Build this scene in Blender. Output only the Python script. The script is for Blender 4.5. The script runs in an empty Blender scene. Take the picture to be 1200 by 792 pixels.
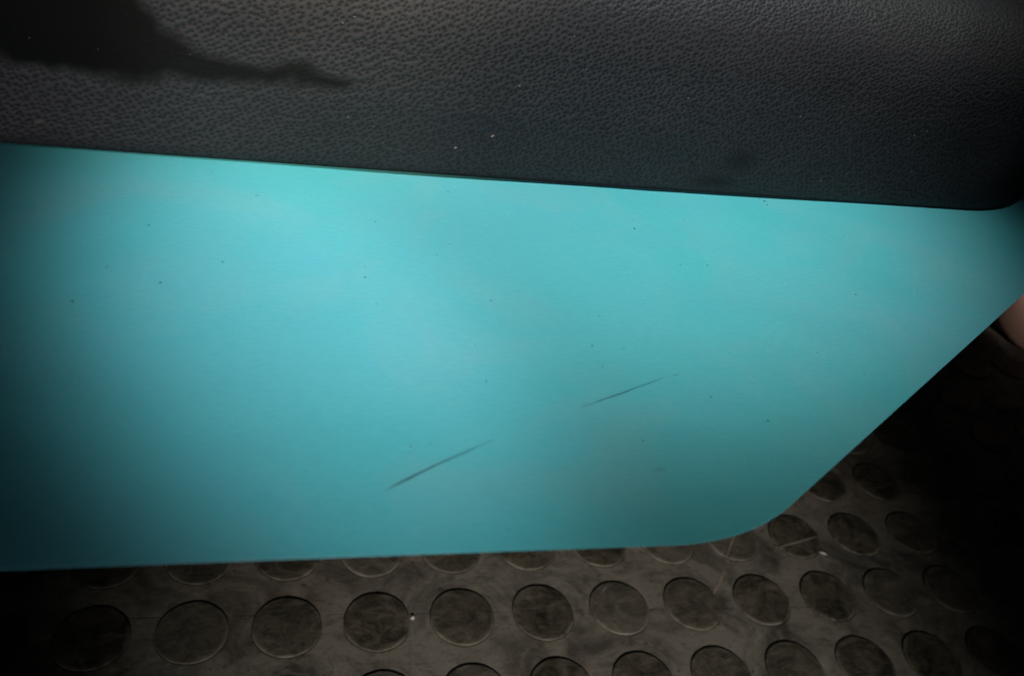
import bpy, bmesh, math, random
import numpy as np
from mathutils import Vector, Matrix, Euler

random.seed(4)
rng = np.random.RandomState(7)
sc = bpy.context.scene
COL = sc.collection

# ------------------------------------------------------------------ camera
cam = bpy.data.cameras.new("camera")
cam_ob = bpy.data.objects.new("camera", cam)
COL.objects.link(cam_ob)
cam.sensor_width = 36.0
cam.lens = 30.0
cam.clip_start = 0.01
cam.clip_end = 50.0
CAM = Vector((0.026167, -0.201386, 0.302323))
RR = Vector((0.962509, -0.192578, 0.191023))
UP = Vector((-0.032013, 0.618664, 0.785003))
BK = Vector((-0.269353, -0.761688, 0.589305))
cam_ob.matrix_world = Matrix(((RR.x, UP.x, BK.x, CAM.x), (RR.y, UP.y, BK.y, CAM.y),
                              (RR.z, UP.z, BK.z, CAM.z), (0, 0, 0, 1)))
sc.camera = cam_ob
cam.dof.use_dof = True
cam.dof.focus_distance = 0.235
cam.dof.aperture_fstop = 20.0

# ------------------------------------------------------------------ world + added lamps
w = bpy.data.worlds.new("World")
sc.world = w
w.use_nodes = True
w.node_tree.nodes["Background"].inputs[0].default_value = (0.75, 0.9, 1.0, 1)
w.node_tree.nodes["Background"].inputs[1].default_value = 0.004
sc.view_settings.view_transform = 'Standard'
sc.view_settings.look = 'None'
sc.view_settings.exposure = 0.0
sc.view_settings.gamma = 1.0


def spot(name, loc, target, power, angle, blend, color, size, scale=(1, 1, 1), roll=0.0):
    l = bpy.data.lights.new(name, 'SPOT')
    l.energy = power
    l.color = color
    l.spot_size = math.radians(angle)
    l.spot_blend = blend
    l.shadow_soft_size = size
    o = bpy.data.objects.new(name, l)
    o.location = loc
    q = (Vector(target) - Vector(loc)).to_track_quat('-Z', 'Y')
    e = (q.to_matrix().to_4x4() @ Matrix.Rotation(roll, 4, 'Z')).to_euler()
    o.rotation_euler = e
    o.scale = scale
    COL.objects.link(o)
    return o




def pool(name, cx, cy, rx, ry, rot, amp, color, size=0.015, off=(0.0, -0.26, 0.95)):
    """soft elliptical pool of light (radii in metres) on the turquoise sheet, from an added lamp above and in front"""
    off = Vector(off)
    D = off.length
    l = bpy.data.lights.new(name, 'SPOT')
    l.energy = amp * 108.0 * D * D
    l.color = color
    l.spot_size = 2 * math.atan(ry / D)
    l.spot_blend = 1.0
    l.shadow_soft_size = size
    o = bpy.data.objects.new(name, l)
    z = off.normalized()
    x = Vector((math.cos(rot), math.sin(rot), 0))
    x = (x - z * x.dot(z)).normalized()
    y = z.cross(x)
    p = Vector((cx, cy, 0.2)) + off
    o.matrix_world = Matrix(((x.x, y.x, z.x, p.x), (x.y, y.y, z.y, p.y), (x.z, y.z, z.z, p.z), (0, 0, 0, 1))) \
        @ Matrix.Diagonal((rx / ry, 1, 1, 1))
    COL.objects.link(o)
    return o


pool("main_pool", 0.1185, 0.0127, 0.1645, 0.1305, math.radians(31.5), 0.460, (0.96, 1.0, 0.98), off=(0.0, -0.06, 0.98))  # added pool of light; its soft edge stands in for lens vignetting
pool("front_pool", 0.0300, -0.0680, 0.0900, 0.0470, math.radians(113.0), 0.270, (1.0, 0.985, 1.02))  # second added pool, over the near left of the sheet
# added small warm spot tinting the upper left of the vinyl
spot("warm_fill", (0.00, -0.75, 1.05), (0.030, 0.0, 0.250), 60.0, 5.8, 1.0, (1.0, 0.88, 0.62), 0.03)
# added weaker beam that reaches in under the sheet, on to the floor
spot("low_fill", (0.00, -1.12, 0.52), (0.156, 0.010, 0.0), 60.0, 18.8, 1.0, (1.0, 0.93, 0.83), 0.03)
# added soft fill raking the front of the vinyl
spot("vinyl_fill", (-0.02, -0.95, 0.32), (0.068, 0.0, 0.238), 84.0, 9.6, 1.0, (1.0, 0.94, 1.0), 0.14)
# added faint warm fill on what stands behind the seat
spot("back_fill", (0.42, -0.55, 0.62), (0.578, 0.215, 0.055), 60.0, 6.0, 1.0, (1.0, 0.90, 0.84), 0.04)


# ------------------------------------------------------------------ helpers
def link(ob, parent=None):
    COL.objects.link(ob)
    if parent is not None:
        ob.parent = parent
    return ob


def mesh_ob(name, verts, faces, mat, parent=None, smooth=True):
    me = bpy.data.meshes.new(name)
    me.from_pydata([tuple(v) for v in verts], [], faces)
    me.validate()
    me.update()
    if smooth:
        me.polygons.foreach_set('use_smooth', [True] * len(me.polygons))
    me.materials.append(mat)
    return link(bpy.data.objects.new(name, me), parent)


def bm_ob(name, bm, mat, parent=None, smooth=True):
    bmesh.ops.recalc_face_normals(bm, faces=bm.faces)
    me = bpy.data.meshes.new(name)
    bm.to_mesh(me)
    bm.free()
    if smooth:
        me.polygons.foreach_set('use_smooth', [True] * len(me.polygons))
    me.materials.append(mat)
    return link(bpy.data.objects.new(name, me), parent)


def tag(o, label=None, cat=None, group=None, kind=None):
    if label: o['label'] = label
    if cat: o['category'] = cat
    if group: o['group'] = group
    if kind: o['kind'] = kind
    return o


def rounded_poly(pts, radii, step=0.002, arcn=24):
    """closed polyline with rounded corners, sampled densely"""
    out = []
    n = len(pts)
    for k in range(n):
        p0 = np.array(pts[k - 1]); p1 = np.array(pts[k]); p2 = np.array(pts[(k + 1) % n])
        a = (p0 - p1) / np.linalg.norm(p0 - p1)
        b = (p2 - p1) / np.linalg.norm(p2 - p1)
        ang = math.acos(np.clip(a @ b, -1, 1))
        r = radii[k]
        tl = r / math.tan(ang / 2)
        s, e = p1 + a * tl, p1 + b * tl
        bis = (a + b) / np.linalg.norm(a + b)
        c = p1 + bis * r / math.sin(ang / 2)
        a0 = math.atan2(*(s - c)[::-1]); a1 = math.atan2(*(e - c)[::-1])
        d = (a1 - a0 + math.pi) % (2 * math.pi) - math.pi
        for q in range(arcn + 1):
            t = a0 + d * q / arcn
            out.append(c + r * np.array([math.cos(t), math.sin(t)]))
    return np.array(out)


# ------------------------------------------------------------------ node helper
class NT:
    def __init__(self, name):
        self.m = bpy.data.materials.new(name)
        self.m.use_nodes = True
        self.t = self.m.node_tree
        self.b = self.t.nodes["Principled BSDF"]
        self.co = self.t.nodes.new("ShaderNodeTexCoord").outputs["Object"]

    def node(self, typ, ins=None, **props):
        n = self.t.nodes.new(typ)
        for k, v in props.items():
            setattr(n, k, v)
        for k, v in (ins or {}).items():
            if hasattr(v, 'is_linked') or isinstance(v, bpy.types.NodeSocket):
                self.t.links.new(v, n.inputs[k])
            else:
                n.inputs[k].default_value = v
        return n

    def noise(self, scale, detail=3, rough=0.55, vec=None, dist=0.0):
        return self.node("ShaderNodeTexNoise", {"Vector": vec or self.co, "Scale": scale, "Detail": detail,
                                                "Roughness": rough, "Distortion": dist}).outputs["Fac"]

    def mapping(self, scale=(1, 1, 1), rot=(0, 0, 0), loc=(0, 0, 0)):
        return self.node("ShaderNodeMapping", {"Vector": self.co, "Scale": scale, "Rotation": rot,
                                               "Location": loc}).outputs[0]

    def ramp(self, fac, stops):
        r = self.node("ShaderNodeValToRGB", {"Fac": fac})
        e = r.color_ramp.elements
        while len(e) < len(stops): e.new(0.5)
        for i, (p, c) in enumerate(stops):
            e[i].position = p
            e[i].color = (c, c, c, 1) if isinstance(c, (int, float)) else (*c, 1)
        return r.outputs["Color"]

    def mix(self, fac, a, b, mode='MIX'):
        n = self.node("ShaderNodeMix", data_type='RGBA', blend_type=mode)
        for idx, v in ((0, fac), (6, a), (7, b)):
            if isinstance(v, bpy.types.NodeSocket):
                self.t.links.new(v, n.inputs[idx])
            else:
                n.inputs[idx].default_value = v if idx == 0 else (*v, 1)
        return n.outputs[2]

    def math(self, op, a, b=0.0, clamp=False):
        n = self.node("ShaderNodeMath", operation=op, use_clamp=clamp)
        for i, v in enumerate((a, b)):
            if isinstance(v, bpy.types.NodeSocket):
                self.t.links.new(v, n.inputs[i])
            else:
                n.inputs[i].default_value = v
        return n.outputs[0]

    def set(self, **kw):
        for k, v in kw.items():
            k = k.replace('_', ' ')
            if isinstance(v, bpy.types.NodeSocket):
                self.t.links.new(v, self.b.inputs[k])
            else:
                self.b.inputs[k].default_value = (*v, 1) if isinstance(v, tuple) else v

    def bump(self, h, strength, dist, prev=None):
        ins = {"Height": h, "Strength": strength, "Distance": dist}
        if prev is not None: ins["Normal"] = prev
        return self.node("ShaderNodeBump", ins).outputs[0]


# ---- turquoise paint
def mat_paint():
    n = NT("turquoise_paint")
    hue = n.noise(8.5, 4, 0.6)
    c = n.mix(n.ramp(hue, [(0.3, 0.0), (0.7, 1.0)]), (0.062, 0.420, 0.448), (0.105, 0.402, 0.470))
    film = n.ramp(n.noise(26.0, 5, 0.62, dist=0.6), [(0.50, 0.0), (0.72, 1.0)])
    c = n.mix(n.math('MULTIPLY', film, 0.30), c, (0.20, 0.38, 0.39))
    fib = n.noise(900.0, 2, 0.6, n.mapping((0.45, 1.6, 1.0)))
    c = n.mix(n.ramp(fib, [(0.35, 0.16), (0.65, 0.0)]), c, (0.03, 0.25, 0.28))
    fine = n.noise(2600.0, 2, 0.5)
    c = n.mix(n.ramp(fine, [(0.56, 0.0), (0.78, 0.26)]), c, (0.25, 0.60, 0.62))
    n.set(Base_Color=c, Roughness=n.ramp(n.noise(30.0, 4), [(0.3, 0.40), (0.7, 0.52)]))
    b = n.bump(n.noise(1500.0, 2), 0.12, 0.0002)
    b = n.bump(n.noise(20.0, 2), 0.25, 0.004, b)
    n.set(Normal=b)
    return n.m


# ---- black vinyl
def mat_vinyl():
    n = NT("black_vinyl")
    worn = n.ramp(n.noise(22.0, 5, 0.6), [(0.35, 0.0), (0.7, 1.0)])
    c = n.mix(worn, (0.017, 0.0165, 0.019), (0.025, 0.0245, 0.026))
    g = n.node("ShaderNodeAttribute", attribute_name="pit_shade").outputs["Fac"]
    c = n.mix(n.math('MULTIPLY', g, 0.62), c, (0.005, 0.0055, 0.006))  # shade inside the pits painted into the colour
    st = n.node("ShaderNodeAttribute", attribute_name="dark_patch").outputs["Fac"]
    c = n.mix(st, c, (0.004, 0.0045, 0.004))  # darker vinyl colour inside the patch
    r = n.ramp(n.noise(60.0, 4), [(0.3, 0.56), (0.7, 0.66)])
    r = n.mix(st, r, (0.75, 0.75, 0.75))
    n.set(Base_Color=c, Roughness=r)
    sp = n.mix(g, (0.38, 0.38, 0.38), (0.17, 0.17, 0.17))  # pit occlusion put into the specular level
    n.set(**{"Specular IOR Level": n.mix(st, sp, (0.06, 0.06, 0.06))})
    n.set(Normal=n.bump(n.noise(2500.0, 3), 0.25, 0.0002))
    return n.m


# ---- rubber floor
def seam_mask(n, width):
    sep = n.node("ShaderNodeSeparateXYZ", {"Vector": n.co})
    line = n.math('ADD', n.math('MULTIPLY', sep.outputs[0], 0.045), sep.outputs[1])   # y + .045 x
    wob = n.math('MULTIPLY', n.math('SUBTRACT', n.noise(40.0, 3), 0.5), 0.0016)
    d = n.math('ABSOLUTE', n.math('SUBTRACT', n.math('ADD', line, wob), 0.0072))
    return n.ramp(n.math('DIVIDE', d, width), [(0.3, 1.0), (1.0, 0.0)])


def mat_floor():
    n = NT("dusty_rubber")
    dust = n.noise(30.0, 8, 0.68, dist=1.0)
    c = n.mix(n.ramp(dust, [(0.38, 0.0), (0.58, 1.0)]), (0.046, 0.043, 0.038), (0.158, 0.147, 0.126))
    red = n.ramp(n.noise(13.0, 5, 0.6, n.mapping(loc=(3, 1, 0))), [(0.46, 0.0), (0.62, 1.0)])
    c = n.mix(n.math('MULTIPLY', red, 0.22), c, (0.140, 0.098, 0.072))
    streak = n.ramp(n.noise(95.0, 6, 0.75, n.mapping((0.7, 1.1, 1), (0, 0, 0.3)), 2.0), [(0.36, 1.0), (0.50, 0.0)])
    c = n.mix(n.math('MULTIPLY', streak, 0.45), c, (0.024, 0.022, 0.019))
    pale = n.ramp(n.noise(150.0, 6, 0.7, n.mapping((0.35, 1.5, 1), (0, 0, -0.5), (1, 2, 0)), 1.5), [(0.57, 0.0), (0.70, 1.0)])
    c = n.mix(n.math('MULTIPLY', pale, 0.45), c, (0.22, 0.20, 0.17))
    # hairline cracks and old cuts
    vor = n.node("ShaderNodeTexVoronoi", {"Vector": n.node("ShaderNodeVectorMath", {0: n.mapping((1, 1.6, 1), (0, 0, 0.5)),
                 1: n.node("ShaderNodeTexNoise", {"Vector": n.co, "Scale": 30.0, "Detail": 4.0}).outputs["Color"]},
                 operation='MULTIPLY_ADD').outputs[0], "Scale": 26.0}, feature='DISTANCE_TO_EDGE').outputs["Distance"]
    cr = n.ramp(vor, [(0.0, 1.0), (0.018, 0.0)])
    cr = n.math('MULTIPLY', cr, n.ramp(n.noise(35.0, 3), [(0.52, 0.0), (0.62, 1.0)]))
    c = n.mix(n.math('MULTIPLY', cr, 0.25), c, (0.016, 0.015, 0.013))
    spot_ = n.ramp(n.noise(300.0, 3, 0.7), [(0.31, 1.0), (0.37, 0.0)])
    c = n.mix(n.math('MULTIPLY', spot_, 0.8), c, (0.014, 0.013, 0.012))
    seam = seam_mask(n, 0.0006)
    brk = n.ramp(n.noise(60.0, 3), [(0.40, 0.0), (0.62, 0.8)])
    seam = n.math('MULTIPLY', seam, brk)
    c = n.mix(n.math('MULTIPLY', seam, 0.45), c, (0.015, 0.014, 0.012))
    n.set(Base_Color=c, Roughness=n.ramp(n.noise(45.0, 4), [(0.3, 0.55), (0.7, 0.8)]))
    n.set(**{"Specular IOR Level": 0.35})
    b = n.bump(n.noise(260.0, 6, 0.72), 0.45, 0.0007)
    b = n.bump(n.math('SUBTRACT', 1.0, seam), 0.35, 0.0004, b)
    n.set(Normal=b)
    return n.m


RS_ = 0.0133


def mat_stud():
    n = NT("stud_rubber")
    n.co = n.node("ShaderNodeNewGeometry").outputs["Position"]
    a = n.noise(62.0, 8, 0.72, dist=1.4)
    c = n.mix(n.ramp(a, [(0.40, 0.0), (0.64, 1.0)]), (0.017, 0.015, 0.011), (0.098, 0.086, 0.064))
    big = n.ramp(n.noise(16.0, 3, 0.5, n.mapping(loc=(5, 5, 0))), [(0.42, 0.0), (0.62, 1.0)])
    c = n.mix(n.math('MULTIPLY', big, 0.45), c, (0.024, 0.020, 0.014))
    s = n.ramp(n.noise(150.0, 6, 0.72, n.mapping((0.3, 1.5, 1), (0, 0, 0.9)), 1.2), [(0.52, 0.0), (0.68, 1.0)])
    c = n.mix(n.math('MULTIPLY', s, 0.55), c, (0.135, 0.12, 0.095))
    d = n.ramp(n.noise(230.0, 5, 0.7, n.mapping((1.4, 0.4, 1), (0, 0, 0.3)), 1.0), [(0.34, 1.0), (0.44, 0.0)])
    c = n.mix(n.math('MULTIPLY', d, 0.7), c, (0.011, 0.010, 0.008))
    rnd = n.node("ShaderNodeObjectInfo").outputs["Random"]
    c = n.mix(n.ramp(rnd, [(0.45, 0.0), (1.0, 0.75)]), c, n.mix(n.ramp(a, [(0.35, 0.0), (0.65, 1.0)]), (0.060, 0.055, 0.046), (0.135, 0.122, 0.10)))
    edge = n.node("ShaderNodeTexCoord").outputs["Object"]
    rad = n.node("ShaderNodeVectorMath", {0: edge}, operation='LENGTH').outputs["Value"]
    wear = n.math('MULTIPLY', n.ramp(n.math('DIVIDE', rad, RS_), [(0.86, 0.0), (1.0, 1.0)]), n.ramp(n.noise(110.0, 4), [(0.42, 0.0), (0.60, 1.0)]))
    c = n.mix(n.math('MULTIPLY', wear, 0.55), c, (0.16, 0.145, 0.12))
    n.set(Base_Color=c, Roughness=n.ramp(n.noise(90.0, 4), [(0.3, 0.42), (0.7, 0.75)]))
    n.set(**{"Specular IOR Level": 0.35})
    n.set(Normal=n.bump(n.noise(300.0, 6, 0.75), 0.8, 0.0009))
    return n.m


def mat_plain(name, col, rough, metal=0.0, bumps=0.15, scale=400.0, var=0.3):
    n = NT(name)
    f = n.noise(scale * 0.2, 4)
    dark = tuple(v * (1 - var) for v in col)
    n.set(Base_Color=n.mix(f, dark, col), Roughness=rough, Metallic=metal)
    n.set(Normal=n.bump(n.noise(scale, 4), bumps, 0.0005))
    return n.m


M_PAINT, M_VINYL, M_FLOOR, M_STUD = mat_paint(), mat_vinyl(), mat_floor(), mat_stud()
M_STEEL = mat_plain("dark_steel", (0.05, 0.05, 0.05), 0.4, 0.8)
M_RUBBER = mat_plain("black_rubber", (0.02, 0.02, 0.02), 0.7)
M_SPECK = mat_plain("dirt_speck", (0.012, 0.03, 0.035), 0.8)
M_GOUGE = mat_plain("exposed_gouge", (0.004, 0.016, 0.020), 0.6)
M_LINT = mat_plain("dim_lint", (0.07, 0.065, 0.06), 0.9)
M_PALE = mat_plain("pale_lint", (0.34, 0.31, 0.27), 0.9)
M_PINK = mat_plain("tan_crumb", (0.36, 0.25, 0.20), 0.9)
M_WHITE = mat_plain("white_crumb", (0.50, 0.49, 0.46), 0.8)
M_SCUFF = mat_plain("pale_scuff", (0.24, 0.21, 0.17), 0.8, scale=900.0, var=0.6)
M_SHOE = mat_plain("brown_suede", (0.42, 0.25, 0.20), 0.8, scale=600.0, var=0.2)
M_SOLE = mat_plain("tan_sole", (0.42, 0.25, 0.20), 0.7)

# ------------------------------------------------------------------ floor
P = 0.035
I0, I1, J0, J1 = -14, 27, -9, 17
RS, RM = 0.0133, 0.0138
floor_root = tag(bpy.data.objects.new("floor", None), kind='structure')
N = 56
ca = [(math.cos(2 * math.pi * k / N), math.sin(2 * math.pi * k / N)) for k in range(N)]
V, F = [], []
h = P / 2
for j in range(J0, J1 + 1):
    for i in range(I0, I1 + 1):
        b0 = len(V)
        cx, cy = i * P, j * P
        for (c, s) in ca:                       # square rim
            k = h / max(abs(c), abs(s))
            V.append((cx + c * k, cy + s * k, 0))
        for (r, z) in ((RM, 0.0), (RM - 0.00025, -0.00022), (RS - 0.0002, -0.0003)):
            for (c, s) in ca:
                V.append((cx + c * r, cy + s * r, z))
        for ring in range(3):
            a, b = b0 + ring * N, b0 + (ring + 1) * N
            for k in range(N):
                k2 = (k + 1) % N
                F.append((a + k, a + k2, b + k2, b + k))
F = [f[::-1] for f in F]
me = bpy.data.meshes.new("floor")
me.from_pydata(V, [], F)
me.update()
me.materials.append(M_FLOOR)
bmf = bmesh.new(); bmf.from_mesh(me)
bmesh.ops.remove_doubles(bmf, verts=bmf.verts, dist=1e-5)
bmesh.ops.recalc_face_normals(bmf, faces=bmf.faces)
bmf.to_mesh(me); bmf.free()
me.update()
if me.polygons[0].normal.z < 0:
    me.flip_normals()
floor = bpy.data.objects.new("floor", me)
bpy.data.objects.remove(floor_root)
link(floor); tag(floor, kind='structure')
ext = mesh_ob("floor_slab", [(-3, -3, -0.004), (5, -3, -0.004), (5, 5, -0.004), (-3, 5, -0.004)], [(0, 1, 2, 3)],
              M_FLOOR, floor, False)


def stud_geo(seed=0, n=N, zoff=0.0):
    r_ = random.Random(seed)
    rings = [(RS, -0.0008), (RS, 0.0004), (RS - 0.00008, 0.0006), (RS - 0.00028, 0.00072),
             (RS - 0.0008, 0.00078), (RS * 0.5, 0.00082)]
    vs, fs = [], []
    ph = r_.random() * 6
    for (r, z) in rings:
        for k in range(n):
            a = 2 * math.pi * k / n
            rr = r * (1 + 0.007 * math.sin(2 * a + ph) + 0.005 * math.sin(5 * a + 2 * ph) + 0.003 * math.sin(11 * a))
            vs.append((rr * math.cos(a), rr * math.sin(a), z))
    vs.append((0, 0, 0.00084))
    for q in range(len(rings) - 1):
        for k in range(n):
            k2 = (k + 1) % n
            fs.append((q * n + k, q * n + k2, (q + 1) * n + k2, (q + 1) * n + k))
    q = (len(rings) - 1) * n
    for k in range(n):
        fs.append((q + k, q + (k + 1) % n, len(vs) - 1))
    return vs, fs


stud_meshes = []
for sd in range(5):
    vs, fs = stud_geo(sd)
    m_ = bpy.data.meshes.new("stud"); m_.from_pydata(vs, [], fs); m_.update()
    m_.polygons.foreach_set('use_smooth', [True] * len(m_.polygons))
    m_.materials.append(M_STUD)
    stud_meshes.append(m_)


def proj(p):
    d = Vector(p) - CAM
    z = -d.dot(BK)
    return (600 + 1000 * d.dot(RR) / z, 396 - 1000 * d.dot(UP) / z, z) if z > 0.01 else (9e9, 9e9, 9e9)


cells = []
for j in range(J0, J1 + 1):
    for i in range(I0, I1 + 1):
        x, y, z = proj((i * P, j * P, 0))
        vis = (-60 < x < 1260) and (-60 < y < 860)
        free = vis and (y > 600 or x > 900)
        cells.append((0 if free else 1 if vis else 2, z if z < 9e8 else 50 + math.hypot(i * P - 0.2, j * P), i, j))
cells.sort()
for k, (_, _, i, j) in enumerate(cells[:290]):
    o = bpy.data.objects.new("stud", stud_meshes[(i * 7 + j * 3) % 5])
    o.location = (i * P, j * P, 0)
    o.rotation_euler = (0, 0, random.random() * 6.28)
    link(o, floor)
vs0, fs0 = stud_geo(9, 28)
VV, FF = [], []
for (_, _, i, j) in cells[290:]:
    b0 = len(VV)
    VV += [(v[0] + i * P, v[1] + j * P, v[2]) for v in vs0]
    FF += [tuple(b0 + q for q in f) for f in fs0]
tag(mesh_ob("outlying_studs", VV, FF, M_STUD, floor), kind='stuff')


def ribbon(pts, widths, z, name, mat, parent, seed=1, seg=10):
    """thin raised sliver along a path, tapered, ragged edge"""
    r_ = random.Random(seed)
    P_ = []
    for k in range(len(pts) - 1):
        for q in range(seg):
            t = q / seg
            P_.append((Vector((*pts[k], 0)).lerp(Vector((*pts[k + 1], 0)), t), widths[k] * (1 - t) + widths[k + 1] * t))
    P_.append((Vector((*pts[-1], 0)), widths[-1]))
    vs, fs = [], []
    for k, (p, wd) in enumerate(P_):
        a = P_[max(0, k - 1)][0]; b = P_[min(len(P_) - 1, k + 1)][0]
        t = (b - a).normalized(); n_ = Vector((-t.y, t.x, 0))
        l = wd / 2 * (0.8 + 0.4 * r_.random()); r = wd / 2 * (0.8 + 0.4 * r_.random())
        vs += [p + n_ * l + Vector((0, 0, z)), p + Vector((0, 0, z + 0.00004)), p - n_ * r + Vector((0, 0, z))]
    for k in range(len(P_) - 1):
        for q in range(2):
            a = k * 3 + q
            fs.append((a, a + 3, a + 4, a + 1))
    return mesh_ob(name, vs, fs, mat, parent, False)


def back(x, y, z):
    """real-world spot for a feature seen along a given direction, at height z"""
    d = RR * ((x - 600) / 1000) - UP * ((y - 396) / 1000) - BK
    k = (z - CAM.z) / d.z
    q = CAM + d * k
    return (q.x, q.y)


# pale scuffs dragged over the floor (world coordinates, metres)
for seed, (pix, ws, z) in enumerate([
    ([(865, 618), (857, 636), (851, 652)], [0.0003, 0.0010, 0.0007], 0.00105),
    ([(849, 668), (842, 684), (835, 697)], [0.0006, 0.0017, 0.0008], 0.00006),
    ([(826, 748), (821, 757), (814, 764)], [0.0002, 0.0010, 0.0002], 0.00006),
    ([(908, 642), (930, 636), (958, 628)], [0.0003, 0.0014, 0.0006], 0.00105),
    ([(712, 684), (708, 690), (703, 696)], [0.0001, 0.0007, 0.0001], 0.00105),
]):
    o = ribbon([back(px, py, z) for px, py in pix], ws, z, "scuff", M_SCUFF, floor, seed)

# ------------------------------------------------------------------ padded seat
seat = tag(bpy.data.objects.new("padded_seat", None),
           "turquoise painted sheet with a black pebbled vinyl cushion on it above a studded floor", "seat")
seat.location = (0.1, 0.1, 0)
link(seat)
OFF = Vector((-0.1, -0.1, 0))


def seatpart(o):
    o.location = OFF
    return o


H = 0.200      # top of the sheet
sl = (-0.0418 + 0.0894) / (0.2250 - 0.1529)
xk = 0.1529 - 0.0328 / sl
end = 0.56
board_pts = [(-0.42, -0.1222), (xk, -0.1222), (end, -0.1222 + (end - xk) * sl), (0.60, 0.33), (-0.42, 0.33)]
outline = rounded_poly(board_pts, [0.03, 0.046, 0.06, 0.02, 0.03])
nO = len(outline)


def inset(path, d):
    t = np.roll(path, -1, 0) - np.roll(path, 1, 0)
    t /= np.linalg.norm(t, axis=1)[:, None] + 1e-12
    nrm = np.c_[-t[:, 1], t[:, 0]]              # inward for a CCW path
    return path + nrm * d


vs, fs = [], []
rings = [(0.0030, -0.0011), (0.0012, -0.00075), (0.0004, -0.00032), (0.00008, -0.00008), (0.0, -0.00003),
         (0.00006, 0.0), (0.0006, 0.0)]
for d, z in rings:
    for p in inset(outline, d):
        vs.append((p[0], p[1], H + z))
for q in range(len(rings) - 1):
    for k in range(nO):
        k2 = (k + 1) % nO
        fs.append((q * nO + k, q * nO + k2, (q + 1) * nO + k2, (q + 1) * nO + k))
fs.append(tuple((len(rings) - 1) * nO + k for k in range(nO)))
fs.append(tuple(reversed(range(nO))))
sheet = seatpart(mesh_ob("sheet", vs, fs, M_PAINT, seat, True))
me = sheet.data
me.polygons.foreach_set('use_smooth', [False] * len(me.polygons))
me.polygons[len(me.polygons) - 2].use_smooth = False

# legs and feet under the sheet, out of sight
for (x, y) in ((-0.33, 0.08), (-0.33, 0.27), (0.27, 0.16), (0.30, 0.28)):
    bm = bmesh.new()
    bmesh.ops.create_cone(bm, cap_ends=True, segments=24, radius1=0.011, radius2=0.011, depth=H - 0.0011 - 0.012,
                          matrix=Matrix.Translation((x, y, 0.012 + (H - 0.0131) / 2)))
    leg = seatpart(bm_ob("leg", bm, M_STEEL, seat, False))
    bm = bmesh.new()
    bmesh.ops.create_cone(bm, cap_ends=True, segments=24, radius1=0.0155, radius2=0.013, depth=0.0124,
                          matrix=Matrix.Translation((x, y, 0.0076)))
    bmesh.ops.bevel(bm, geom=[e for e in bm.edges if e.calc_length() < 0.005], offset=0.001, segments=2, affect='EDGES')
    f = bm_ob("rubber_foot", bm, M_RUBBER, leg, False)

# ---- vinyl cushion: outline path, profile, pebbled relief as real geometry
fs_ = 0.034
x1 = 0.2525
y_at = lambda x: -0.0025 + fs_ * (x + 0.0354)
s2 = math.tan(math.radians(34))
pad_pts = [(-0.36, y_at(-0.36)), (x1, y_at(x1)), (0.54, y_at(x1) + (0.54 - x1) * s2), (0.55, 0.31), (-0.36, 0.31)]
raw = rounded_poly(pad_pts, [0.06, 0.045, 0.035, 0.05, 0.06], arcn=60)
quad = lambda x: -0.0025 + 0.028 * (x + 0.0354) + 0.048 * (x + 0.0354) * (x - 0.0967)
# resample with fine steps where the photograph looks, coarse behind
seg = np.linalg.norm(np.roll(raw, -1, 0) - raw, axis=1)
cum = np.r_[0, np.cumsum(seg)]
closed = np.r_[raw, raw[:1]]


def at_s(s):
    return np.c_[np.interp(s, cum, closed[:, 0]), np.interp(s, cum, closed[:, 1])]


probe = np.linspace(0, cum[-1], 6000, endpoint=False)
pp = at_s(probe)
front = (pp[:, 1] < 0.15) & (pp[:, 0] > -0.075) & (pp[:, 0] < 0.46)
fi = np.where(front)[0]
s0, s1 = probe[fi.min()], probe[fi.max()]
STEP = 0.00021
S = np.r_[np.linspace(0, s0, 60, endpoint=False), np.arange(s0, s1, STEP),
          np.linspace(s1, cum[-1], 240, endpoint=False)]
path = at_s(S)
fr = (path[:, 1] < 0.02) & (path[:, 0] < 0.30)
# slight bow of the front edge
wgt = np.clip((0.262 - path[:, 0]) / 0.03, 0, 1) * (path[:, 1] < 0.03)
path[:, 1] += wgt * (quad(path[:, 0]) - y_at(path[:, 0]))
tan = np.roll(path, -2, 0) - np.roll(path, 2, 0)
tan /= np.linalg.norm(tan, axis=1)[:, None]
nin = np.c_[-tan[:, 1], tan[:, 0]]
prof = np.array([(0, 0), (-0.5, 0.5), (-0.9, 1.6), (-1.2, 4), (-1.4, 10), (-1.6, 20), (-1.6, 30), (-0.9, 39.5), (2.2, 48),
                 (9, 55.5), (21, 61), (36, 64.5), (52, 66)]) / 1000.0
# Catmull-Rom through the profile
def catmull(pts, n=24):
    o = []
    q = np.r_[[2 * pts[0] - pts[1]], pts, [2 * pts[-1] - pts[-2]]]
    for k in range(1, len(q) - 2):
        for t in np.linspace(0, 1, n, endpoint=False):
            a, b, c, d = q[k - 1], q[k], q[k + 1], q[k + 2]
            o.append(0.5 * (2 * b + (c - a) * t + (2 * a - 5 * b + 4 * c - d) * t ** 2 + (3 * b - a - 3 * c + d) * t ** 3))
    o.append(pts[-1])
    return np.array(o)


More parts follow.
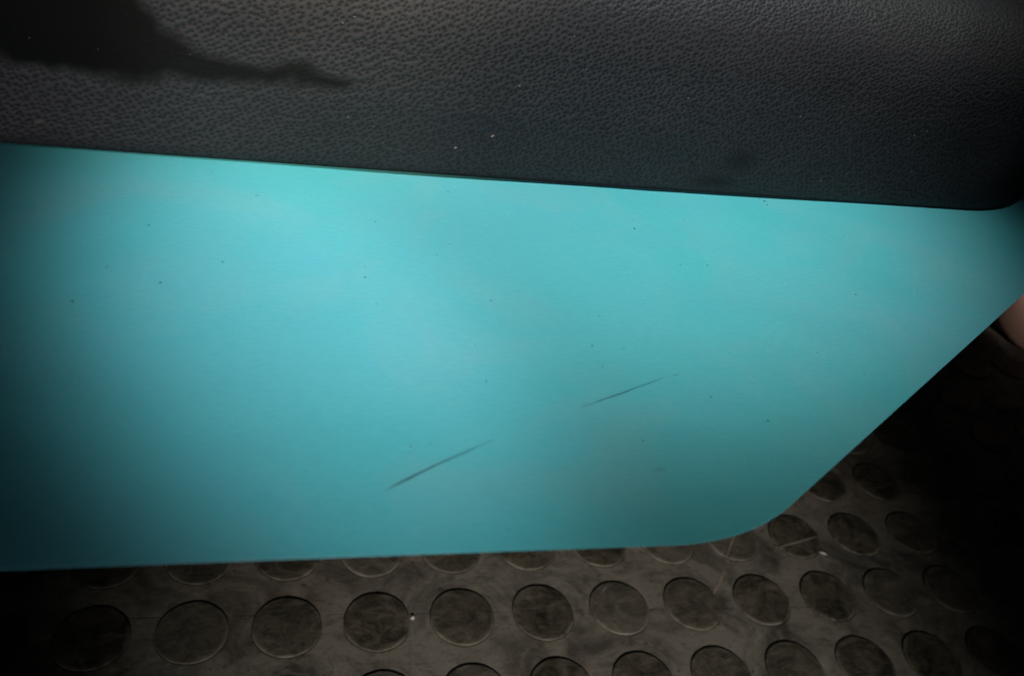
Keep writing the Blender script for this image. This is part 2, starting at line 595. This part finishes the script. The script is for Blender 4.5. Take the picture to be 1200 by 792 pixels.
pc = catmull(prof)
pl = np.r_[0, np.cumsum(np.linalg.norm(np.diff(pc, axis=0), axis=1))]
TT = np.r_[np.arange(0, 0.074, STEP), np.linspace(0.0745, pl[-1], 14)]
pn = np.interp(TT, pl, pc[:, 0]); pz = np.interp(TT, pl, pc[:, 1])
dn, dz = np.gradient(pn, TT), np.gradient(pz, TT)
ln = np.hypot(dn, dz); dn /= ln; dz /= ln
on, oz = -dz, dn                                   # outward normal in (inward, up) axes
nS, nT = len(S), len(TT)
SS, TG = np.meshgrid(S, TT, indexing='ij')
X = path[:, 0][:, None] + nin[:, 0][:, None] * pn[None, :]
Y = path[:, 1][:, None] + nin[:, 1][:, None] * pn[None, :]
Z = H + np.repeat(pz[None, :], nS, 0)
NX = nin[:, 0][:, None] * on[None, :]
NY = nin[:, 1][:, None] * on[None, :]
NZ = np.repeat(oz[None, :], nS, 0)


def vnoise(u, v, scale, seed):
    """smooth value noise"""
    r = np.random.RandomState(seed).rand(256, 256)
    a, b = u / scale, v / scale
    i, j = np.floor(a).astype(int), np.floor(b).astype(int)
    fa, fb = a - i, b - j
    fa = fa * fa * (3 - 2 * fa); fb = fb * fb * (3 - 2 * fb)
    g = lambda p, q: r[p % 256, q % 256]
    return (g(i, j) * (1 - fa) + g(i + 1, j) * fa) * (1 - fb) + (g(i, j + 1) * (1 - fa) + g(i + 1, j + 1) * fa) * fb


def cells_f(u, v, cell, seed):
    """distance to nearest jittered point, in cell units, and that cell's random value"""
    r = np.random.RandomState(seed).rand(3, 512, 512)
    a, b = u / cell, v / cell
    i, j = np.floor(a).astype(int), np.floor(b).astype(int)
    best = np.full(u.shape, 9.0); second = np.full(u.shape, 9.0); val = np.zeros(u.shape)
    for di in (-1, 0, 1):
        for dj in (-1, 0, 1):
            ii, jj = i + di, j + dj
            px = ii + 0.17 + 0.66 * r[0][ii % 512, jj % 512]
            py = jj + 0.17 + 0.66 * r[1][ii % 512, jj % 512]
            d = np.hypot(a - px, b - py)
            m = d < best
            second = np.where(m, best, np.minimum(second, d))
            val = np.where(m, r[2][ii % 512, jj % 512], val)
            best = np.where(m, d, best)
    return best, second, val


# the grain leans and stretches towards the left, where the vinyl is pulled
pull = np.clip((0.20 - X) / 0.22, 0, 1)
lean = 0.45
u = SS + 0.0009 * (vnoise(SS, TG, 0.006, 3) - 0.5)
v = TG + 0.0009 * (vnoise(SS, TG, 0.006, 5) - 0.5)
ca_, sa_ = math.cos(lean), math.sin(lean)
ur, vr = (u * ca_ + v * sa_) * 0.82, (-u * sa_ + v * ca_) * 1.06
d1, d2, val = cells_f(ur, vr, 0.00110, 11)
pit = np.exp(-(d1 / (0.27 + 0.13 * val)) ** 2)
ridge = np.clip((d2 - d1) / 0.5, 0, 1)
micro = vnoise(SS, TG, 0.0004, 21) - 0.5
fade = np.clip(TG / 0.004, 0, 1)
# long soft dents of an old cushion
soft = (vnoise(SS, TG, 0.05, 31) - 0.5) * 0.003 + (vnoise(SS, TG, 0.018, 33) - 0.5) * 0.0007

# pixel-free position of the patch darkened in the vinyl colour: a long tongue along the front, s measured by world x
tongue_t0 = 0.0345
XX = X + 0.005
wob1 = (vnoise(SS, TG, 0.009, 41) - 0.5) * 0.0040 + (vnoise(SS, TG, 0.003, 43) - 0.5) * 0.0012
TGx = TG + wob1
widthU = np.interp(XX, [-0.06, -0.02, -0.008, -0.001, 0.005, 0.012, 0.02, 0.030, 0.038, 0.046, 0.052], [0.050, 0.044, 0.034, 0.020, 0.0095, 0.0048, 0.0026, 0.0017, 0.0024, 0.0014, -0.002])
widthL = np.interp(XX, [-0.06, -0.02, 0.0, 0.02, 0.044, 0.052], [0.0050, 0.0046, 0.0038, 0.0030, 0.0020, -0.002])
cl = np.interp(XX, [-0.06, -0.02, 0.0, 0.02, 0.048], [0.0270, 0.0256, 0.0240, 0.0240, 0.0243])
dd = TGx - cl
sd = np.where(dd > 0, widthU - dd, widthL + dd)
dark_patch = np.clip(sd / (0.0044 + 0.010 * np.clip((0.016 - XX) / 0.03, 0, 1) * (dd > 0)) + 0.5 - 0.25 * (vnoise(SS, TG, 0.0022, 47) - 0.5), 0, 1)
dark_patch = dark_patch * dark_patch * (3 - 2 * dark_patch)
dark_patch *= 0.84 + 0.16 * np.clip((0.006 - X) / 0.02, 0, 1)
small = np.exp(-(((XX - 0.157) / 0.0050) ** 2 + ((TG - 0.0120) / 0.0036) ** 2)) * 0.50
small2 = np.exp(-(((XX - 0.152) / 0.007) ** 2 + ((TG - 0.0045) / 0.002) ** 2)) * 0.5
dark_patch = np.clip(np.maximum(dark_patch, np.maximum(small, small2)), 0, 1)

disp = (-0.00025 * pit + 0.00005 * ridge + 0.00001 * micro) * fade * (1 - 0.65 * dark_patch) + soft * np.clip(TG / 0.02, 0, 1)
X2, Y2, Z2 = X + NX * disp, Y + NY * disp, Z + NZ * disp
verts = np.stack([X2, Y2, Z2], -1).reshape(-1, 3)
idx = np.arange(nS * nT).reshape(nS, nT)
i2 = np.roll(idx, -1, 0)
quads = np.stack([idx[:, :-1], i2[:, :-1], i2[:, 1:], idx[:, 1:]], -1).reshape(-1, 4)
me = bpy.data.meshes.new("cushion")
nv, nq = len(verts), len(quads)
# centre cap: one vertex fan over the dome
cap_c = verts[idx[:, -1]].mean(0); cap_c[2] += 0.004
mid = (verts[idx[:, -1]] * 0.5 + cap_c * 0.5); mid[:, 2] = cap_c[2] - 0.001
allv = np.r_[verts, mid, [cap_c]]
me.vertices.add(len(allv))
me.vertices.foreach_set('co', allv.ravel())
top = idx[:, -1]
m0 = nv + np.arange(nS)
q2 = np.stack([top, np.roll(top, -1), np.roll(m0, -1), m0], -1)
tri = np.stack([m0, np.roll(m0, -1), np.full(nS, nv + nS)], -1)
Q = np.r_[quads, q2]
me.loops.add(Q.size + tri.size)
me.loops.foreach_set('vertex_index', np.r_[Q.ravel(), tri.ravel()].astype(np.int32))
me.polygons.add(len(Q) + len(tri))
starts = np.r_[np.arange(len(Q)) * 4, len(Q) * 4 + np.arange(len(tri)) * 3]
me.polygons.foreach_set('loop_start', starts.astype(np.int32))
me.polygons.foreach_set('use_smooth', [True] * (len(Q) + len(tri)))
me.update(calc_edges=True)
me.validate()
for nm, arr in (("pit_shade", pit * (1 - dark_patch)), ("dark_patch", dark_patch)):
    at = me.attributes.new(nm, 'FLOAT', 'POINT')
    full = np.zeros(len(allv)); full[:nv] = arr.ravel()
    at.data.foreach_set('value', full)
me.materials.append(M_VINYL)
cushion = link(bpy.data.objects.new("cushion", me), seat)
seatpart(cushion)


def pad_point(x, t):
    """point and outward normal on the front of the cushion at world x and height t along the profile"""
    k = int(np.argmin(np.abs(path[:, 0] - x) + 10 * (path[:, 1] > 0.15)))
    q = int(np.argmin(np.abs(TT - t)))
    return Vector((X2[k, q], Y2[k, q], Z2[k, q])), Vector((NX[k, q], NY[k, q], NZ[k, q]))


# ---- scratches and specks in the paint (parts of the sheet)
def scratch(pix, ws, seed):
    return ribbon([back(px, py, H) for px, py in pix], ws, H + 0.00002, "scratch", M_GOUGE, sheet, seed, 12)


scratch([(452.5, 574), (463, 568.5), (476, 562), (500, 550), (520, 540.5), (535, 533.5), (560, 523), (578, 516)],
        [0.00003, 0.00022, 0.00032, 0.00026, 0.00019, 0.00012, 0.00006, 0.00002], 3)
scratch([(681, 477.5), (695, 472.5), (710, 467), (728, 461), (745, 454.5), (762, 448.5), (778, 442.5)],
        [0.00003, 0.00008, 0.00018, 0.00020, 0.00016, 0.00010, 0.00003], 4)
scratch([(788, 440.5), (796, 438.5)], [0.00006, 0.00003], 5)
scratch([(768, 550.5), (780, 550.6)], [0.00005, 0.00004], 6)
scratch([(522, 541), (545, 531.5), (556, 526.5)], [0.00002, 0.00007, 0.00002], 7)

specks = [(85, 353, 2.3), (188, 331, 2.2), (174.5, 264, 1.7), (261, 307, 2.0), (125, 313, 1.3), (273, 388, 1.0),
          (428, 325, 1.8), (427.5, 312, 1.2), (441, 356, 1.4), (575.5, 352, 1.6), (512, 299, 1.2), (743.5, 268, 2.3),
          (527, 286, 1.2), (557, 405, 1.2), (694, 405, 1.8), (706, 429, 1.5), (731, 409, 1.1), (833, 465, 1.9),
          (900, 493, 2.1), (481, 523, 1.7), (504.5, 519, 1.3), (570, 447, 1.7), (753.5, 516, 1.6), (958, 413, 1.4),
          (1003, 345, 1.4), (829, 311, 1.3), (93.5, 443, 1.1), (525, 225, 1.6), (440, 260, 1.6), (300.5, 229, 1.4),
          (248, 201, 1.2), (119, 225, 1.2), (741, 259, 1.1), (896, 236, 2.2), (899, 240, 1.6), (890, 233, 1.2),
          (797, 310, 1.3), (480, 530, 1.1), (1013, 438, 1.2), (597, 620, 1.2), (640, 300, 1.0), (702, 370, 1.0)]
r_ = random.Random(8)
for k in range(60):
    specks.append((r_.uniform(40, 1120), r_.uniform(225, 610), r_.uniform(0.5, 0.9)))
V, F = [], []
for (px, py, sz) in specks:
    x, y = back(px, py, H)
    d = (Vector((x, y, H)) - CAM).length
    r = sz * 0.55 * d / 1000
    b0 = len(V)
    for k in range(7):
        a = 2 * math.pi * k / 7 + r_.random()*0.4
        rr = r * (0.7 + 0.6 * r_.random())
        V.append((x + rr * 1.15 * math.cos(a), y + rr * math.sin(a) * 1.2, H + 0.00001))
    V.append((x, y, H + 0.00001 + r * 0.5))
    for k in range(7):
        F.append((b0 + k, b0 + (k + 1) % 7, b0 + 7))
tag(mesh_ob("dirt_specks", V, F, M_SPECK, sheet, False), kind='stuff')
V, F = [], []
for (px, py, sz) in [(920, 331, 1.2), (1071, 343, 1.3), (819, 297, 1.0), (428, 335, 1.0), (600, 305, 0.8), (380, 300, 0.8)]:
    x, y = back(px, py, H)
    r = sz * 0.6 * (Vector((x, y, H)) - CAM).length / 1000
    b0 = len(V)
    V += [(x - r, y, H), (x, y - r, H), (x + r, y, H), (x, y + r, H), (x, y, H + r)]
    F += [(b0, b0 + 1, b0 + 4), (b0 + 1, b0 + 2, b0 + 4), (b0 + 2, b0 + 3, b0 + 4), (b0 + 3, b0, b0 + 4)]
tag(mesh_ob("dust_specks", V, F, M_WHITE, sheet, False), kind='stuff')

# pale dust flecks caught on the cushion grain: tiny, part of one layer
V, F = [], []
flecks = [(0.083, 0.027, .00022)]
for k in range(46):
    flecks.append((r_.uniform(-0.03, 0.24), r_.uniform(0.004, 0.045), r_.choice((.00010, .00013, .00017, .0002))))
for (x, t, r) in flecks:
    p, n_ = pad_point(x, t)
    b0 = len(V)
    a = Vector((1, 0, 0)); b = n_.cross(a).normalized()
    ang = r_.uniform(-0.6, 0.6)
    a, b = a * math.cos(ang) + b * math.sin(ang), b * math.cos(ang) - a * math.sin(ang)
    el = r_.uniform(1, 1.8)
    c = p + n_ * 0.00008
    V += [tuple(c - a * r * el), tuple(c - b * r * .7), tuple(c + a * r * el), tuple(c + b * r * .7), tuple(c + n_ * r * 0.7)]
    F += [(b0, b0 + 1, b0 + 4), (b0 + 1, b0 + 2, b0 + 4), (b0 + 2, b0 + 3, b0 + 4), (b0 + 3, b0, b0 + 4)]
M_DUST = mat_plain("grey_dust", (0.20, 0.20, 0.19), 0.9)
fl = tag(mesh_ob("dust_flecks", V, F, M_DUST, cushion, False), kind='stuff')


# ------------------------------------------------------------------ loose crumbs (lie on things: top level)
def crumb(name, loc, size, mat, normal=(0, 0, 1), squash=(1, 1, 0.5), seed=1, rot=0.0):
    r = random.Random(seed)
    bm = bmesh.new()
    bmesh.ops.create_icosphere(bm, subdivisions=2, radius=size)
    for v_ in bm.verts:
        v_.co *= 1 + r.uniform(-0.28, 0.28)
        v_.co.x *= squash[0]; v_.co.y *= squash[1]; v_.co.z *= squash[2]
    o = bm_ob(name, bm, mat, None, True)
    q = Vector(normal).to_track_quat('Z', 'Y')
    o.rotation_euler = (q.to_matrix().to_4x4() @ Matrix.Rotation(rot, 4, 'Z')).to_euler()
    o.location = Vector(loc) + Vector(normal) * (size * squash[2] * 0.35)
    return o


def surf_by_view(px, py):
    """where the view line meets the cushion front"""
    P2 = np.stack([X2, Y2, Z2], -1)[60:-240]
    d = P2 - np.array(CAM)
    z = -(d @ np.array(BK))
    ex = 600 + 1000 * (d @ np.array(RR)) / z - px
    ey = 396 - 1000 * (d @ np.array(UP)) / z - py
    k = np.argmin(ex * ex + ey * ey)
    a, b = np.unravel_index(k, ex.shape)
    return Vector(P2[a, b]), Vector((NX[60 + a, b], NY[60 + a, b], NZ[60 + a, b]))


p, n_ = surf_by_view(577, 159)
tag(crumb("crumb", p, 0.00042, M_PINK, n_, (1.2, 0.8, 0.5), 3, 0.5),
    "tan crumb stuck to the black vinyl, the larger and upper of two near the middle", "crumb", "crumbs stuck on the vinyl")
p, n_ = surf_by_view(534, 173)
tag(crumb("crumb", p, 0.00036, M_PALE, n_, (1.1, 0.8, 0.45), 5, 0.2),
    "grey white crumb on the black vinyl just above the turquoise edge, lower of two", "crumb", "crumbs stuck on the vinyl")
p, n_ = surf_by_view(45, 143)
tag(crumb("lint", p, 0.0009, M_LINT, n_, (1.5, 0.8, 0.3), 7, 0.2),
    "dim fluffy lint on the black vinyl at the far left end", "lint")
x, y = back(483.5, 723.5, 0.0)
tag(crumb("crumb", (x, y, 0.0), 0.00105, M_WHITE, (0, 0, 1), (1, 1, 0.7), 9),
    "white crumb on the rubber floor beside the rim of a stud", "crumb", "crumbs on the floor")
x, y = back(964, 648, 0.0)
tag(crumb("chip", (x, y, 0.0), 0.0010, M_WHITE, (0, 0, 1), (2.3, 0.55, 0.5), 11, -0.5),
    "thin white sliver on the floor below the sloping turquoise edge", "chip")
x, y = back(1165, 592, 0.0)
tag(crumb("flake", (x, y, 0.0), 0.0028, M_PALE, (0, 0, 1), (1.5, 0.8, 0.35), 13, -0.4),
    "dim pale flake on the dark floor near the right border", "flake")


# ------------------------------------------------------------------ shoe behind the seat
shoe = tag(bpy.data.objects.new("shoe", None), "brown rounded toe of a shoe seen past the sloping turquoise edge", "shoe")
link(shoe)


def loft(sections, n=40):
    vs, fs = [], []
    for (yy, wd, z0, z1, pw) in sections:
        for k in range(n):
            a = 2 * math.pi * k / n
            c, s = math.cos(a), math.sin(a)
            vs.append((yy, wd * math.copysign(abs(c) ** pw, c), (z0 + z1) / 2 + (z1 - z0) / 2 * math.copysign(abs(s) ** pw, s)))
    for q in range(len(sections) - 1):
        for k in range(n):
            k2 = (k + 1) % n
            fs.append((q * n + k, q * n + k2, (q + 1) * n + k2, (q + 1) * n + k))
    fs.append(tuple(reversed(range(n))))
    fs.append(tuple((len(sections) - 1) * n + k for k in range(n)))
    return vs, fs


sec, sole = [], []
for k in range(30):
    t = k / 29
    L = 0.26 * t ** 1.5
    wd = 0.047 * math.sqrt(max(1e-4, 1 - (1 - min(L / 0.050, 1)) ** 2)) * (1 - 0.24 * math.exp(-((L - 0.17) / 0.05) ** 2)) \
        * (1 if L < 0.225 else max(0.25, math.sqrt(max(0.0, 1 - ((L - 0.225) / 0.037) ** 2))))
    top_ = 0.018 + 0.042 * math.sqrt(max(0, 1 - (1 - min(L / 0.05, 1)) ** 2)) + 0.03 * min(1, max(0, (L - 0.09) / 0.09))
    sec.append((L, wd, 0.0015, top_, 0.62))
    sole.append((0.008 + L * 0.95, wd * 0.82, 0.0, 0.006, 0.45))
a, b = loft(sec); mesh_ob("upper", a, b, M_SHOE, shoe)
a, b = loft(sole); mesh_ob("sole", a, b, M_SOLE, shoe)
hd = math.radians(42)
shoe.location = (0.5853 - 0.047 * math.cos(hd), 0.2244 - 0.047 * math.sin(hd), 0)
shoe.rotation_euler = (0, 0, hd)
